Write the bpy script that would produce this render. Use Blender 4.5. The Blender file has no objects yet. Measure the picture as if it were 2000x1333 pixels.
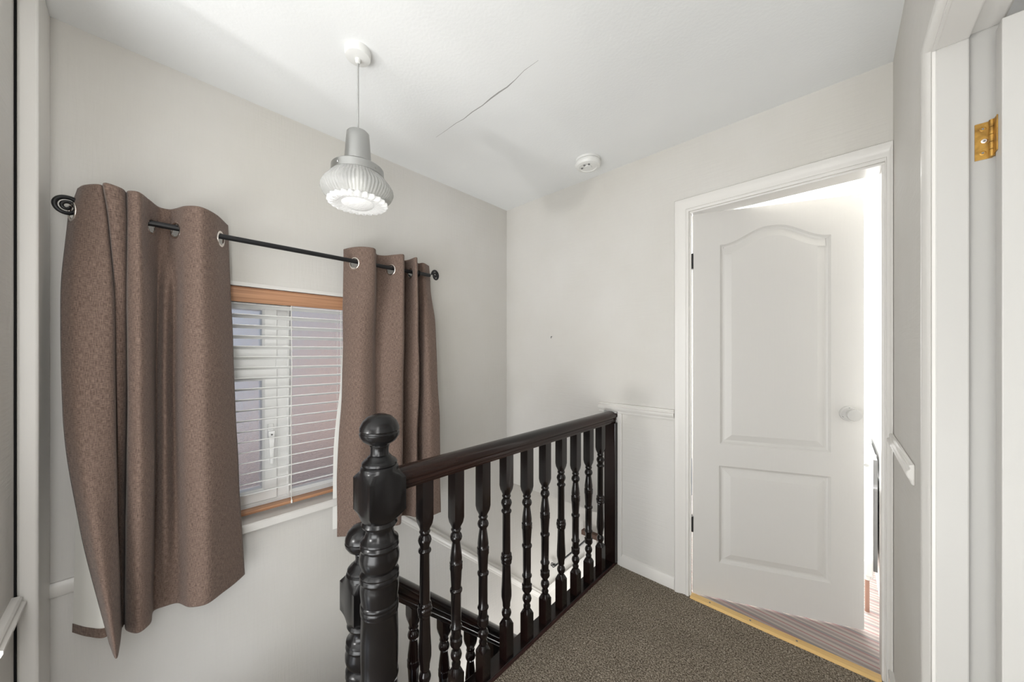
import bpy, bmesh, math, random
import numpy as np
from mathutils import Vector, Matrix
from mathutils.geometry import tessellate_polygon
random.seed(7)
S = bpy.context.scene
COL = S.collection
PI = math.pi

# ------------------------------------------------------------------ camera
CH, YAW, F = 1.275, math.atan(636/678), 678.0
CR = (math.cos(YAW), math.sin(YAW)); CF = (-math.sin(YAW), math.cos(YAW))
cam = bpy.data.cameras.new('camera'); camo = bpy.data.objects.new('camera', cam); COL.objects.link(camo)
cam.sensor_width = 36; cam.lens = F/2000*36; cam.shift_y = 20.5/2000; cam.clip_start = .01; cam.clip_end = 60
camo.location = (0, 0, CH); camo.rotation_euler = (PI/2, 0, YAW); S.camera = camo

def y_at(px, X):
    """world Y of a sight line measured in the photograph, on the plane x = X"""
    k = (px-1000)/F; dx = k*CR[0]+CF[0]; dy = k*CR[1]+CF[1]
    return dy*X/dx

# ------------------------------------------------------------------ materials
def mat(name, base=(.8,.8,.8), rough=.6, metal=0, spec=.5, bump=None, vary=None, coat=0, trans=0, ior=1.45, emis=None):
    """bump / vary = (scale, strength, (sx,sy,sz)); vary also takes a second colour"""
    m = bpy.data.materials.new(name); m.use_nodes = True
    nt = m.node_tree; b = nt.nodes['Principled BSDF']; L = nt.links.new
    b.inputs['Base Color'].default_value = (*base, 1); b.inputs['Roughness'].default_value = rough
    b.inputs['Metallic'].default_value = metal; b.inputs['Specular IOR Level'].default_value = spec
    b.inputs['Coat Weight'].default_value = coat; b.inputs['Transmission Weight'].default_value = trans; b.inputs['IOR'].default_value = ior
    if emis: b.inputs['Emission Color'].default_value = (*emis[0], 1); b.inputs['Emission Strength'].default_value = emis[1]
    tc = nt.nodes.new('ShaderNodeTexCoord')
    def noise(sc, st, detail=4):
        mp = nt.nodes.new('ShaderNodeMapping'); mp.inputs['Scale'].default_value = st; L(tc.outputs['Object'], mp.inputs['Vector'])
        n = nt.nodes.new('ShaderNodeTexNoise'); n.inputs['Scale'].default_value = sc; n.inputs['Detail'].default_value = detail
        L(mp.outputs['Vector'], n.inputs['Vector']); return n
    if vary:
        sc, c2, st, lo, hi = vary
        n = noise(sc, st); r = nt.nodes.new('ShaderNodeValToRGB')
        r.color_ramp.elements[0].position = lo; r.color_ramp.elements[1].position = hi
        r.color_ramp.elements[0].color = (*base, 1); r.color_ramp.elements[1].color = (*c2, 1)
        L(n.outputs['Fac'], r.inputs['Fac']); L(r.outputs['Color'], b.inputs['Base Color'])
    if bump:
        prev = None
        for sc, s, st in bump:
            n = noise(sc, st, 3); bp = nt.nodes.new('ShaderNodeBump'); bp.inputs['Strength'].default_value = s
            bp.inputs['Distance'].default_value = .004; L(n.outputs['Fac'], bp.inputs['Height'])
            if prev: L(prev.outputs['Normal'], bp.inputs['Normal'])
            prev = bp
        L(prev.outputs['Normal'], b.inputs['Normal'])
    return m

M = {}
M['wallpaper'] = mat('wallpaper', (.575,.556,.518), .75, spec=.25, vary=(1.3,(.62,.605,.58),(1,1,1),.35,.65),
                     bump=[(85,.32,(1,1,.09)),(85,.26,(.10,.10,1)),(10,.16,(1,1,1))])
M['ceiling'] = mat('ceiling_paint', (.75,.76,.758), .85, spec=.15, vary=(2.0,(.785,.793,.79),(1,1,1),.35,.7), bump=[(90,.14,(1,1,1)),(6,.08,(1,1,1))])
M['gloss'] = mat('white_gloss_paint', (.675,.657,.627), .34, spec=.45, bump=[(60,.05,(1,1,.1)),(14,.04,(1,1,.5))])
M['jamb'] = mat('jamb_gloss_dimmed', (.50,.488,.466), .4, spec=.4, bump=[(60,.05,(1,1,.1))])  # same white gloss, colour darkened to offset strong lamp light on the jamb
M['rebate'] = mat('jamb_gloss_shaded', (.42,.41,.39), .45, spec=.35, bump=[(60,.06,(1,1,.1))])  # same paint darker still, shade of the recess put into the colour
M['door'] = mat('door_paint', (.585,.570,.545), .42, spec=.4, bump=[(110,.11,(1,1,.06)),(30,.05,(1,1,.1))])
M['knob'] = mat('white_knob_plastic', (.56,.55,.53), .25, spec=.6)
M['door_edge'] = mat('door_paint_dimmed', (.53,.518,.495), .45, spec=.4, bump=[(110,.14,(1,1,.05)),(30,.05,(1,1,.1))])  # door paint with its colour darkened to offset the nearby lamps
M['far_paint'] = mat('far_room_paint', (.86,.86,.84), .8)
M['upvc'] = mat('upvc', (.93,.93,.92), .3)
M['slat'] = mat('blind_slat', (.85,.85,.83), .45)
M['oak'] = mat('oak_effect', (.50,.27,.15), .45, vary=(34,(.33,.165,.09),(1,.06,4),.38,.62), bump=[(60,.1,(1,.05,4))])
M['pine'] = mat('bare_pine', (.78,.55,.24), .5, vary=(9,(.66,.42,.16),(.12,1.5,1.5),.4,.65))
M['dark'] = mat('black_brown_varnish', (.0055,.0042,.0042), .2, spec=.45, coat=.12, vary=(10,(.022,.0085,.0065),(1,1,.12),.45,.75), bump=[(40,.05,(1,1,.15))])
M['rail'] = mat('dark_rail_varnish', (.0055,.0042,.0042), .24, spec=.38, coat=.05, vary=(12,(.030,.012,.008),(1,.08,1),.45,.72), bump=[(40,.05,(1,.08,1))])
M['newel'] = mat('black_newel_paint', (.0055,.0052,.0055), .25, spec=.42, coat=.0, vary=(8,(.009,.007,.0068),(1,1,.2),.4,.75), bump=[(60,.07,(1,1,.12))])
M['red_edge'] = mat('worn_red_edge', (.035,.012,.01), .5)
M['black'] = mat('black_iron', (.008,.008,.009), .38, spec=.5)
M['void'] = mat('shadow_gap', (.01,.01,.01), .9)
M['steel'] = mat('eyelet_steel', (.86,.80,.75), .25, metal=1)
M['alu'] = mat('brushed_aluminium', (.43,.43,.42), .33, metal=1, bump=[(120,.06,(.2,.2,3))])
M['brass'] = mat('aged_brass', (.50,.29,.07), .42, metal=.7, vary=(60,(.26,.14,.035),(1,1,1),.42,.68), bump=[(60,.15,(1,1,1))])
M['lining'] = mat('white_lining', (.80,.79,.75), .9, spec=.1, bump=[(16,.1,(1,1,.5))])
M['plastic'] = mat('white_plastic', (.70,.70,.68), .4)
M['grey'] = mat('grey_plastic', (.16,.16,.16), .5)
M['rad'] = mat('radiator_enamel', (.84,.84,.83), .35)
M['copper'] = mat('copper_pipe', (.36,.22,.17), .4, metal=.3)
M['cable'] = mat('grey_flex', (.36,.36,.35), .5)
M['glass_shade'] = mat('pressed_glass', (.78,.78,.76), .22, trans=.7, ior=1.3, bump=[(70,.5,(1,1,1))])
M['glass_lens'] = mat('pressed_glass_lens', (.9,.9,.89), .2, trans=.5, ior=1.35, bump=[(90,.7,(1,1,1))], emis=((1,1,.98), .14))
M['bulb'] = mat('lamp_bulb', (.95,.95,.9), .4, emis=((1,.98,.94), .25))
M['brick'] = mat('neighbour_brick', (.50,.37,.32), .9, vary=(5,(.58,.43,.37),(1,1,3),.35,.7))
M['brown'] = mat('brown_stained_timber', (.10,.055,.038), .5)
M['slate'] = mat('neighbour_slate', (.10,.125,.17), .9)
M['crack'] = mat('plaster_crack', (.33,.33,.32), .9)

def carpet(name, c1, c2, c3):
    m = bpy.data.materials.new(name); m.use_nodes = True; nt = m.node_tree; b = nt.nodes['Principled BSDF']; L = nt.links.new
    b.inputs['Roughness'].default_value = 1; b.inputs['Specular IOR Level'].default_value = .05
    tc = nt.nodes.new('ShaderNodeTexCoord')
    n1 = nt.nodes.new('ShaderNodeTexNoise'); n1.inputs['Scale'].default_value = 190; n1.inputs['Detail'].default_value = 2; n1.inputs['Distortion'].default_value = .6
    n2 = nt.nodes.new('ShaderNodeTexNoise'); n2.inputs['Scale'].default_value = 5; n2.inputs['Detail'].default_value = 3
    r = nt.nodes.new('ShaderNodeValToRGB'); e = r.color_ramp.elements
    e[0].position = .33; e[0].color = (*c1,1); e[1].position = .5; e[1].color = (*c2,1)
    e2 = e.new(.68); e2.color = (*c3,1)
    mx = nt.nodes.new('ShaderNodeMix'); mx.data_type = 'RGBA'; mx.blend_type = 'MULTIPLY'; mx.inputs[0].default_value = .5
    L(tc.outputs['Object'], n1.inputs['Vector']); L(tc.outputs['Object'], n2.inputs['Vector'])
    L(n1.outputs['Fac'], r.inputs['Fac']); L(r.outputs['Color'], mx.inputs[6])
    r2 = nt.nodes.new('ShaderNodeValToRGB'); r2.color_ramp.elements[0].color = (.72,.72,.72,1); r2.color_ramp.elements[0].position=.3; r2.color_ramp.elements[1].position=.7
    L(n2.outputs['Fac'], r2.inputs['Fac']); L(r2.outputs['Color'], mx.inputs[7]); L(mx.outputs[2], b.inputs['Base Color'])
    bp = nt.nodes.new('ShaderNodeBump'); bp.inputs['Strength'].default_value = .9; bp.inputs['Distance'].default_value = .008
    L(n1.outputs['Fac'], bp.inputs['Height']); L(bp.outputs['Normal'], b.inputs['Normal'])
    return m
M['carpet'] = carpet('brown_pile_carpet', (.075,.060,.044), (.225,.190,.147), (.50,.44,.36))

def striped():
    m = bpy.data.materials.new('striped_carpet'); m.use_nodes = True; nt = m.node_tree; b = nt.nodes['Principled BSDF']; L = nt.links.new
    b.inputs['Roughness'].default_value = 1; b.inputs['Specular IOR Level'].default_value = .05
    tc = nt.nodes.new('ShaderNodeTexCoord'); mp = nt.nodes.new('ShaderNodeMapping'); mp.inputs['Rotation'].default_value = (0,0,math.radians(7))
    L(tc.outputs['Object'], mp.inputs['Vector'])
    sx = nt.nodes.new('ShaderNodeSeparateXYZ'); L(mp.outputs['Vector'], sx.inputs[0])
    mm = nt.nodes.new('ShaderNodeMath'); mm.operation = 'MULTIPLY'; mm.inputs[1].default_value = 8.5; L(sx.outputs['Y'], mm.inputs[0])
    fr = nt.nodes.new('ShaderNodeMath'); fr.operation = 'FRACT'; L(mm.outputs[0], fr.inputs[0])
    r = nt.nodes.new('ShaderNodeValToRGB'); r.color_ramp.interpolation = 'CONSTANT'; e = r.color_ramp.elements
    cols = [(0,(.36,.31,.30)),(.13,(.46,.41,.38)),(.24,(.40,.25,.25)),(.31,(.48,.43,.39)),(.46,(.33,.29,.285)),(.58,(.46,.38,.35)),(.7,(.38,.245,.245)),(.77,(.31,.29,.285)),(.9,(.48,.42,.38))]
    e[0].position = 0; e[0].color = (*cols[0][1],1); e[1].position = cols[1][0]; e[1].color = (*cols[1][1],1)
    for p, c in cols[2:]:
        q = e.new(p); q.color = (*c,1)
    L(fr.outputs[0], r.inputs['Fac']); L(r.outputs['Color'], b.inputs['Base Color'])
    n = nt.nodes.new('ShaderNodeTexNoise'); n.inputs['Scale'].default_value = 160; L(tc.outputs['Object'], n.inputs['Vector'])
    bp = nt.nodes.new('ShaderNodeBump'); bp.inputs['Strength'].default_value = .5; bp.inputs['Distance'].default_value = .005
    L(n.outputs['Fac'], bp.inputs['Height']); L(bp.outputs['Normal'], b.inputs['Normal'])
    return m
M['stripes'] = striped()

def weave():
    m = bpy.data.materials.new('brown_woven_cloth'); m.use_nodes = True; nt = m.node_tree; b = nt.nodes['Principled BSDF']; L = nt.links.new
    b.inputs['Roughness'].default_value = .82; b.inputs['Specular IOR Level'].default_value = .2
    b.inputs['Sheen Weight'].default_value = .12; b.inputs['Sheen Roughness'].default_value = .5
    uv = nt.nodes.new('ShaderNodeUVMap')
    def nz(sx, sy, det=2):
        mp = nt.nodes.new('ShaderNodeMapping'); mp.inputs['Scale'].default_value = (sx, sy, 1); L(uv.outputs['UV'], mp.inputs['Vector'])
        n = nt.nodes.new('ShaderNodeTexNoise'); n.inputs['Scale'].default_value = 1; n.inputs['Detail'].default_value = det; L(mp.outputs['Vector'], n.inputs['Vector']); return n
    a = nz(620, 55, 2); c = nz(95, 520, 2)
    ad = nt.nodes.new('ShaderNodeMath'); ad.operation = 'ADD'; L(a.outputs['Fac'], ad.inputs[0]); L(c.outputs['Fac'], ad.inputs[1])
    hf = nt.nodes.new('ShaderNodeMath'); hf.operation = 'MULTIPLY'; hf.inputs[1].default_value = .5; L(ad.outputs[0], hf.inputs[0])
    r = nt.nodes.new('ShaderNodeValToRGB'); e = r.color_ramp.elements
    e[0].position = .33; e[0].color = (.070,.045,.035,1); e[1].position = .67; e[1].color = (.255,.180,.145,1)
    L(hf.outputs[0], r.inputs['Fac']); L(r.outputs['Color'], b.inputs['Base Color'])
    bp = nt.nodes.new('ShaderNodeBump'); bp.inputs['Strength'].default_value = .5; bp.inputs['Distance'].default_value = .002
    L(hf.outputs[0], bp.inputs['Height']); L(bp.outputs['Normal'], b.inputs['Normal'])
    return m
M['cloth'] = weave()

def frosted():
    m = bpy.data.materials.new('obscured_glass'); m.use_nodes = True; nt = m.node_tree; L = nt.links.new
    b = nt.nodes['Principled BSDF']
    b.inputs['Transmission Weight'].default_value = 1; b.inputs['Roughness'].default_value = .16; b.inputs['IOR'].default_value = 1.3
    b.inputs['Base Color'].default_value = (.95,.93,.91,1)
    tc = nt.nodes.new('ShaderNodeTexCoord'); n = nt.nodes.new('ShaderNodeTexNoise'); n.inputs['Scale'].default_value = 420; n.inputs['Detail'].default_value = 1
    L(tc.outputs['Object'], n.inputs['Vector'])
    bp = nt.nodes.new('ShaderNodeBump'); bp.inputs['Strength'].default_value = .8; bp.inputs['Distance'].default_value = .003
    L(n.outputs['Fac'], bp.inputs['Height']); L(bp.outputs['Normal'], b.inputs['Normal'])
    return m
M['frost'] = frosted()

# ------------------------------------------------------------------ mesh helpers
def nb(): return bmesh.new()
def box(bm, x0, x1, y0, y1, z0, z1, R=None):
    vs = [bm.verts.new((x, y, z)) for x in (x0, x1) for y in (y0, y1) for z in (z0, z1)]
    for f in ((0,1,3,2),(4,6,7,5),(0,4,5,1),(2,3,7,6),(0,2,6,4),(1,5,7,3)): bm.faces.new([vs[i] for i in f])
    if R is not None:
        for v in vs: v.co = R @ v.co
    return vs
def loft(bm, rings, closed=True, cap=True):
    R = [[bm.verts.new(p) for p in ring] for ring in rings]; n = len(R[0])
    for a, b in zip(R, R[1:]):
        for i in range(n if closed else n-1):
            j = (i+1) % n; bm.faces.new((a[i], a[j], b[j], b[i]))
    if cap and closed:
        bm.faces.new(list(reversed(R[0]))); bm.faces.new(R[-1])
    return R
def lathe(bm, prof, c=(0,0,0), seg=40, R=None, cap=True, wob=None):
    """prof: list of (r, z[, squareness])"""
    rings = []
    for p in prof:
        r, z = p[0], p[1]; sq = p[2] if len(p) > 2 else 0
        ring = []
        for i in range(seg):
            a = 2*PI*i/seg; q = max(abs(math.cos(a)), abs(math.sin(a)))
            rr = r*((1-sq)+sq/q)
            if wob: rr = wob(rr, a, z)
            v = Vector((rr*math.cos(a), rr*math.sin(a), z))
            if R is not None: v = R @ v
            ring.append(v+Vector(c))
        rings.append(ring)
    loft(bm, rings, True, cap)
def tube(bm, pts, r, seg=12):
    pts = [Vector(p) for p in pts]; rings = []
    up = Vector((0,0,1)); prevn = None
    for i, p in enumerate(pts):
        d = (pts[min(i+1,len(pts)-1)]-pts[max(i-1,0)]).normalized()
        if prevn is None:
            n = d.cross(up)
            if n.length < 1e-3: n = d.cross(Vector((1,0,0)))
        else: n = prevn - d*prevn.dot(d)
        n.normalize(); prevn = n; b = d.cross(n)
        rad = r[i] if isinstance(r, (list, tuple)) else r
        rings.append([p+(n*math.cos(2*PI*k/seg)+b*math.sin(2*PI*k/seg))*rad for k in range(seg)])
    loft(bm, rings)
def sweep(bm, prof, p0, p1, out, up=(0,0,1)):
    """prof: list of (outward, upward) points, swept from p0 to p1"""
    out = Vector(out); up = Vector(up)
    loft(bm, [[Vector(p)+out*a+up*b for a, b in prof] for p in (p0, p1)])
def torus(bm, c, R0, r0, axis, seg=32, s2=10, flat=1.0):
    axis = Vector(axis).normalized(); a = axis.orthogonal().normalized(); b = axis.cross(a); rings = []
    for i in range(seg):
        t = 2*PI*i/seg; d = a*math.cos(t)+b*math.sin(t)
        rings.append([Vector(c)+d*(R0+r0*math.cos(2*PI*k/s2))+axis*r0*flat*math.sin(2*PI*k/s2) for k in range(s2)])
    V = [[bm.verts.new(p) for p in ring] for ring in rings]
    for i in range(seg):
        for k in range(s2):
            bm.faces.new((V[i][k], V[(i+1)%seg][k], V[(i+1)%seg][(k+1)%s2], V[i][(k+1)%s2]))

def obj(name, bm, m, parent=None, smooth=None, bevel=0, loc=None):
    bmesh.ops.recalc_face_normals(bm, faces=bm.faces[:])
    me = bpy.data.meshes.new(name); bm.to_mesh(me); bm.free()
    o = bpy.data.objects.new(name, me); COL.objects.link(o)
    me.materials.append(M[m] if isinstance(m, str) else m)
    if smooth:
        for p in me.polygons: p.use_smooth = True
        me.set_sharp_from_angle(angle=math.radians(smooth))
    if bevel:
        b = o.modifiers.new('edge', 'BEVEL'); b.width = bevel; b.segments = 2; b.limit_method = 'ANGLE'; b.angle_limit = math.radians(40)
    if parent: o.parent = parent
    return o
def tag(o, label, cat, group=None):
    o['label'] = label; o['category'] = cat
    if group: o['group'] = group
    return o
def thing(name, label, cat, loc=(0,0,0), group=None):
    o = bpy.data.objects.new(name, None); COL.objects.link(o); o.location = loc; o.empty_display_size = .05
    return tag(o, label, cat, group)
def struct(name, bm, m, label, cat, parent=None, bevel=0, smooth=None):
    o = obj(name, bm, m, parent, smooth, bevel)
    o['kind'] = 'structure'
    if not parent: tag(o, label, cat)
    return o
def part(name, bm, m, root, smooth=None, bevel=0):
    """mesh given in world coordinates, hung under root"""
    L = root.location
    if L.length: bmesh.ops.translate(bm, verts=bm.verts[:], vec=-L)
    return obj(name, bm, m, root, smooth, bevel)
def clone(root, loc, label):
    r = root.copy(); COL.objects.link(r); r.location = loc; r['label'] = label
    for ch in root.children:
        c = ch.copy(); COL.objects.link(c); c.parent = r
        for g in ch.children:
            d = g.copy(); COL.objects.link(d); d.parent = c
    return r

WX, DY, RX, ZC = -1.894, 1.958, .154, 2.38     # window wall, door wall, right wall, ceiling

# ------------------------------------------------------------------ room shell
WY0, WY1, WZ0, WZ1 = -.02, 1.0, .49, 1.572
AY = 2.41                                         # end wall of the stair alcove
b = nb()
T = .26
box(b, WX-T, WX, -.6, WY0, -2.7, ZC); box(b, WX-T, WX, WY1, DY+.1, -2.7, ZC)
box(b, WX-T, WX, WY0, WY1, -2.7, WZ0); box(b, WX-T, WX, WY0, WY1, WZ1, ZC)
box(b, WX-T, WX, DY+.1, AY+.1, -2.7, ZC)
struct('wall_left', b, 'wallpaper', 'cream papered stair wall holding the curtained window', 'wall')

b = nb()
box(b, WX, -1.03, DY, DY+.1, .26, ZC); box(b, -1.03, -.605, DY, DY+.1, 0, ZC)
box(b, .144, RX, DY, DY+.1, 0, ZC); box(b, -.605, .144, DY, DY+.1, 2.017, ZC)
struct('wall_back', b, 'wallpaper', 'cream papered wall with the open panelled door', 'wall')

b = nb()
JY, JZ = 1.17, 1.923
box(b, RX, .245, JY+.02, DY+.1, 0, ZC); box(b, RX, .245, -.35, JY+.02, JZ+.02, ZC); box(b, RX, .245, -.9, -.35, 0, ZC)
struct('wall_right', b, 'wallpaper', 'narrow cream papered wall beside the right doorway', 'wall')

b = nb()
box(b, -1.712, -1.45, -.35, -.25, -.6, ZC)
struct('wall_near', b, 'wallpaper', 'sliver of pale papered wall at the left edge', 'wall')
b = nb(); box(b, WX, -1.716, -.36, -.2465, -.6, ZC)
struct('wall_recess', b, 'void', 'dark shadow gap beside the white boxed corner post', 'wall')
b = nb()
for v in ((WX, -1.705, -.2447, -.207),): box(b, v[0], v[1], v[2], v[3], -.6, ZC)
struct('trim_1', b, 'gloss', 'white gloss boxed corner post at the far left', 'trim', bevel=.006, smooth=30)

b = nb(); box(b, WX-T, 2.4, -3.2, 4.7, ZC, ZC+.05)
struct('ceiling', b, 'ceiling', 'off white painted ceiling with a hairline crack', 'ceiling')

b = nb(); box(b, -.968, .25, -.6, DY+.02, -.03, 0); box(b, .25, 2.4, -3.2, DY+.1, -.03, -.001); box(b, -1.45, .25, -3.2, -.6, -.03, 0)
struct('floor', b, 'carpet', 'brown grey flecked pile carpet on the landing', 'floor')
b = nb(); box(b, -.945, 2.4, DY+.021, 4.7, -.03, -.004)
struct('floor_far_room', b, 'stripes', 'pink and grey striped carpet beyond the open door', 'floor')

# behind the camera, the bedroom and the stair shell close the house off
b = nb()
box(b, -1.55, -1.45, -3.2, -.35, -.6, ZC); box(b, -1.55, 2.4, -3.3, -3.2, -.05, ZC); box(b, 2.4, 2.5, -3.3, 4.7, -.05, ZC)
struct('wall_rear', b, 'far_paint', 'pale walls of the rooms behind the viewer', 'wall')
b = nb(); box(b, RX+.004, .245, DY+.1, 4.6, -.03, ZC)
struct('wall_far_right', b, 'far_paint', 'bright white wall carrying the radiator beyond the door', 'wall')
b = nb()
box(b, WX-T, 2.4, 4.6, 4.7, -.03, ZC); box(b, WX-T, WX-.1, AY+.1, 4.6, -.03, ZC)
struct('wall_far_room', b, 'far_paint', 'bright white walls of the room beyond the door', 'wall')
b = nb()
box(b, WX, -.95, AY, AY+.1, -2.7, .36); box(b, WX, -.95, DY+.1, AY, .26, .36); box(b, -1.03, -.95, DY+.0, AY, -2.7, -.03)
box(b, -1.03, -.97, .5, DY, -2.7, -.25); box(b, -1.03, -.95, DY+.1, AY, -.03, .26)
struct('wall_stair', b, 'wallpaper', 'papered walls enclosing the lower stairs', 'wall')

# ------------------------------------------------------------------ stairs
b = nb()
box(b, WX+.003, -1.2, -.25, .56, -.46, -.4); box(b, -1.2, -.968, -.25, .42, -.26, -.2); box(b, -1.21, -1.19, -.25, .42, -.4, -.2)
box(b, -.98, -.968, -.25, .42, -.2, -.03)
for n in range(1, 9):
    y = .56+.222*(n-1)
    box(b, WX+.003, -1.165, y, y+.24, -.4-.2*n-.04, -.4-.2*n); box(b, WX+.003, -1.165, y-.012, y, -.4-.2*n, -.4-.2*(n-1))
o = obj('staircase', b, 'carpet'); tag(o, 'brown carpeted stairs falling away along the window wall', 'stairs')

# ------------------------------------------------------------------ trims
DADO = [(0,0),(.008,0),(.011,.006),(.011,.012),(.02,.02),(.024,.028),(.024,.036),(.014,.042),(.014,.046),(.018,.05),(.014,.056),(0,.058)]
b = nb(); sweep(b, DADO, (-1.084, DY, .905), (-.637, DY, .905), (0,-1,0))
struct('trim_2', b, 'gloss', 'white moulded dado rail between handrail end and door frame', 'trim', smooth=35)
b = nb(); sweep(b, [(a*.7, c) for a, c in DADO], (RX, DY, .908), (RX, 1.44, .908), (-1,0,0))
struct('trim_3', b, 'gloss', 'short white dado rail on the right hand wall', 'trim', smooth=35, bevel=.004)
b = nb(); sweep(b, DADO, (-1.69, -.25, .525), (-1.45, -.25, .525), (0,1,0))
struct('trim_4', b, 'gloss', 'white dado rail at the lower left edge', 'trim', smooth=35)
b = nb()
sweep(b, [(0,0),(.012,0),(.016,.008),(.016,.036),(.01,.047),(0,.047)], (WX, -.207, .463), (WX, WY0-.046, .463), (1,0,0))
struct('trim_5', b, 'gloss', 'flat white rail running left from the window sill', 'trim', smooth=35)
b = nb()
dz = -.868
pts = [(WX, .85, .44), (WX, AY, .44+dz*(AY-.85))]
sweep(b, [(a, c*1.32) for a, c in DADO], pts[0], pts[1], (1,0,0))
struct('trim_6', b, 'gloss', 'white dado rail sloping down the stair wall behind the balusters', 'trim', smooth=35)
b = nb(); sweep(b, [(0,0),(.014,0),(.014,.05),(.008,.062),(0,.066)], (-.945, DY, 0), (-.637, DY, 0), (0,-1,0))
box(b, RX-.014, RX, 1.24, DY-.02, 0, .066)
struct('baseboard_back', b, 'gloss', 'low white skirting between balustrade and door frame', 'skirting', smooth=35)
b = nb(); box(b, -.962, -.935, DY-.012, DY, .0, .905)
struct('trim_7', b, 'gloss', 'thin white upright batten beside the dark wall post', 'trim', bevel=.003)

# door 1 surround
AR = [(0,0),(.012,0),(.014,.004),(.014,.012),(.010,.016),(.012,.03),(.018,.045),(.022,.056),(.022,.066),(.016,.07),(0,.07)]
def arch(bm, path, out):
    """mitred architrave; path = list of (inner point, outward-in-plane dir scaled to the mitre)"""
    out = Vector(out)
    loft(bm, [[Vector(p)+out*a+Vector(d)*c for a, c in AR] for p, d in path])
b = nb()
arch(b, [((-.565,DY,0),(-1,0,0)), ((-.565,DY,2.005),(-1,0,1)), ((.132,DY,2.005),(.31,0,1)), ((.132,DY,0),(.31,0,0))], (0,-1,0))
struct('trim_8', b, 'gloss', 'white moulded architrave round the open panelled door', 'trim', smooth=35)
b = nb()
box(b, -.577, -.557, DY-.001, DY+.012, 0, 1.997); box(b, -.612, -.59, DY-.001, DY+.1, 0, 1.997); box(b, .124, .144, DY-.001, DY+.1, 0, 1.997); box(b, -.60, .144, DY-.001, DY+.1, 1.997, 2.017)
struct('trim_9', b, 'gloss', 'white lining inside the open panelled doorway', 'trim', bevel=.002)
b = nb(); sweep(b, [(0,-.02),(.052,-.02),(.052,.003),(.04,.009),(.01,.009),(0,.003)], (-.557, DY-.022, 0), (.124, DY-.022, 0), (0,1,0))
th = struct('trim_10', b, 'pine', 'bare yellow pine threshold strip under the door', 'threshold')
for px in (-.47, -.3, -.13):
    b = nb(); lathe(b, [(.004,.0088),(.004,.0098)], (px, DY, 0), 12); struct('nail_head', b, 'grey', '', '', parent=th)

# door 2 surround (right wall)
b = nb()
out = Vector((-1,0,0))
AR2 = [(0,0),(.005,0),(.006,.004),(.004,.012),(.006,.017),(.013,.026),(.016,.036),(.016,.046),(.012,.053),(0,.053)]
loft(b, [[Vector(p)+out*a+Vector(d)*c for a, c in AR2] for p, d in
     [((RX,JY,0),(0,1,0)), ((RX,JY,JZ),(0,1,.72)), ((RX,-.35,JZ),(0,-1,.72)), ((RX,-.35,0),(0,-1,0))]])
struct('trim_11', b, 'gloss', 'white moulded architrave round the right hand doorway', 'trim', smooth=35)
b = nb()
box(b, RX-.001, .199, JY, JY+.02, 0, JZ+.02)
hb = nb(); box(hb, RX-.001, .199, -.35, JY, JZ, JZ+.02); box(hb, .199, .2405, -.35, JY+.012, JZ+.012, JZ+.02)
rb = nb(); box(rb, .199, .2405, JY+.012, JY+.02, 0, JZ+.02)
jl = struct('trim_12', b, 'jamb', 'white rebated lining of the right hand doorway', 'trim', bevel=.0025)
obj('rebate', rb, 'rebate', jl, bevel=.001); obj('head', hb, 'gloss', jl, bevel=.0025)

# ------------------------------------------------------------------ door 1
def offset_poly(P, d):
    n = len(P); out = []
    for i in range(n):
        a, p, c = Vector(P[i-1]), Vector(P[i]), Vector(P[(i+1)%n])
        e1 = (p-a).normalized(); e2 = (c-p).normalized()
        n1 = Vector((-e1.y, e1.x)); n2 = Vector((-e2.y, e2.x)); m = (n1+n2); m.normalize()
        out.append(tuple(p+m*(d/max(.3, m.dot(n1)))))
    return out
def arch_panel(u0, u1, z0, z1, rise):
    P = [(u0,z0),(u1,z0)]
    N = 28
    for i in range(N+1):
        s = i/N; u = u1+(u0-u1)*s
        e = min(max((1-abs(2*s-1))/.9 - .04, 0), 1)
        h = rise*(.5-.5*math.cos(PI*min(e,1)))
        P.append((u, z1+h))
    return P
def door_leaf(W, H, panels, th=.038):
    bm = nb()
    outer = [(0,0),(W,0),(W,H),(0,H)]
    loops = [[Vector((u, 0, z)) for u, z in outer]]+[[Vector((u,0,z)) for u, z in p] for p in panels]
    flat2 = [[Vector((v.x, v.z, 0)) for v in l] for l in loops]
    tri = tessellate_polygon(flat2)
    verts = []
    for l in loops: verts += [bm.verts.new(v) for v in l]
    for t in tri:
        try: bm.faces.new([verts[i] for i in t])
        except ValueError: pass
    k = len(outer)
    for p in panels:
        cur = verts[k:k+len(p)]; k += len(p)
        for d, dep in ((.003,.003),(.008,.0085),(.014,.011),(.021,.0105),(.040,.0035),(.047,.0012),(.051,.0)):
            q = offset_poly(p, d); nx = [bm.verts.new((u, dep, z)) for u, z in q]
            for i in range(len(p)):
                j = (i+1) % len(p); bm.faces.new((cur[i], cur[j], nx[j], nx[i]))
            cur = nx
        flat = [[Vector((v.co.x, v.co.z, 0)) for v in cur]]
        for t in tessellate_polygon(flat): bm.faces.new([cur[i] for i in t])
    # sides and back
    o = verts[:4]; bk = [bm.verts.new((v.co.x, th, v.co.z)) for v in o]
    for i in range(4):
        j = (i+1) % 4; bm.faces.new((o[i], o[j], bk[j], bk[i]))
    bm.faces.new(bk)
    return bm
ang = math.atan2(2.239-1.972, .085+.555)
d1 = thing('door_1', 'white two panel door with arched top panel standing ajar', 'door', (-.5512, 1.972, .012)); d1['kind'] = 'structure'
d1.rotation_euler = (0, 0, ang)
DW = .692
leaf = obj('door_leaf', door_leaf(DW, 1.98, [arch_panel(.123,.573,.790,1.808,.072), [(.119,.183),(.573,.183),(.573,.680),(.119,.680)]]), 'door', d1, smooth=14)
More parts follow.
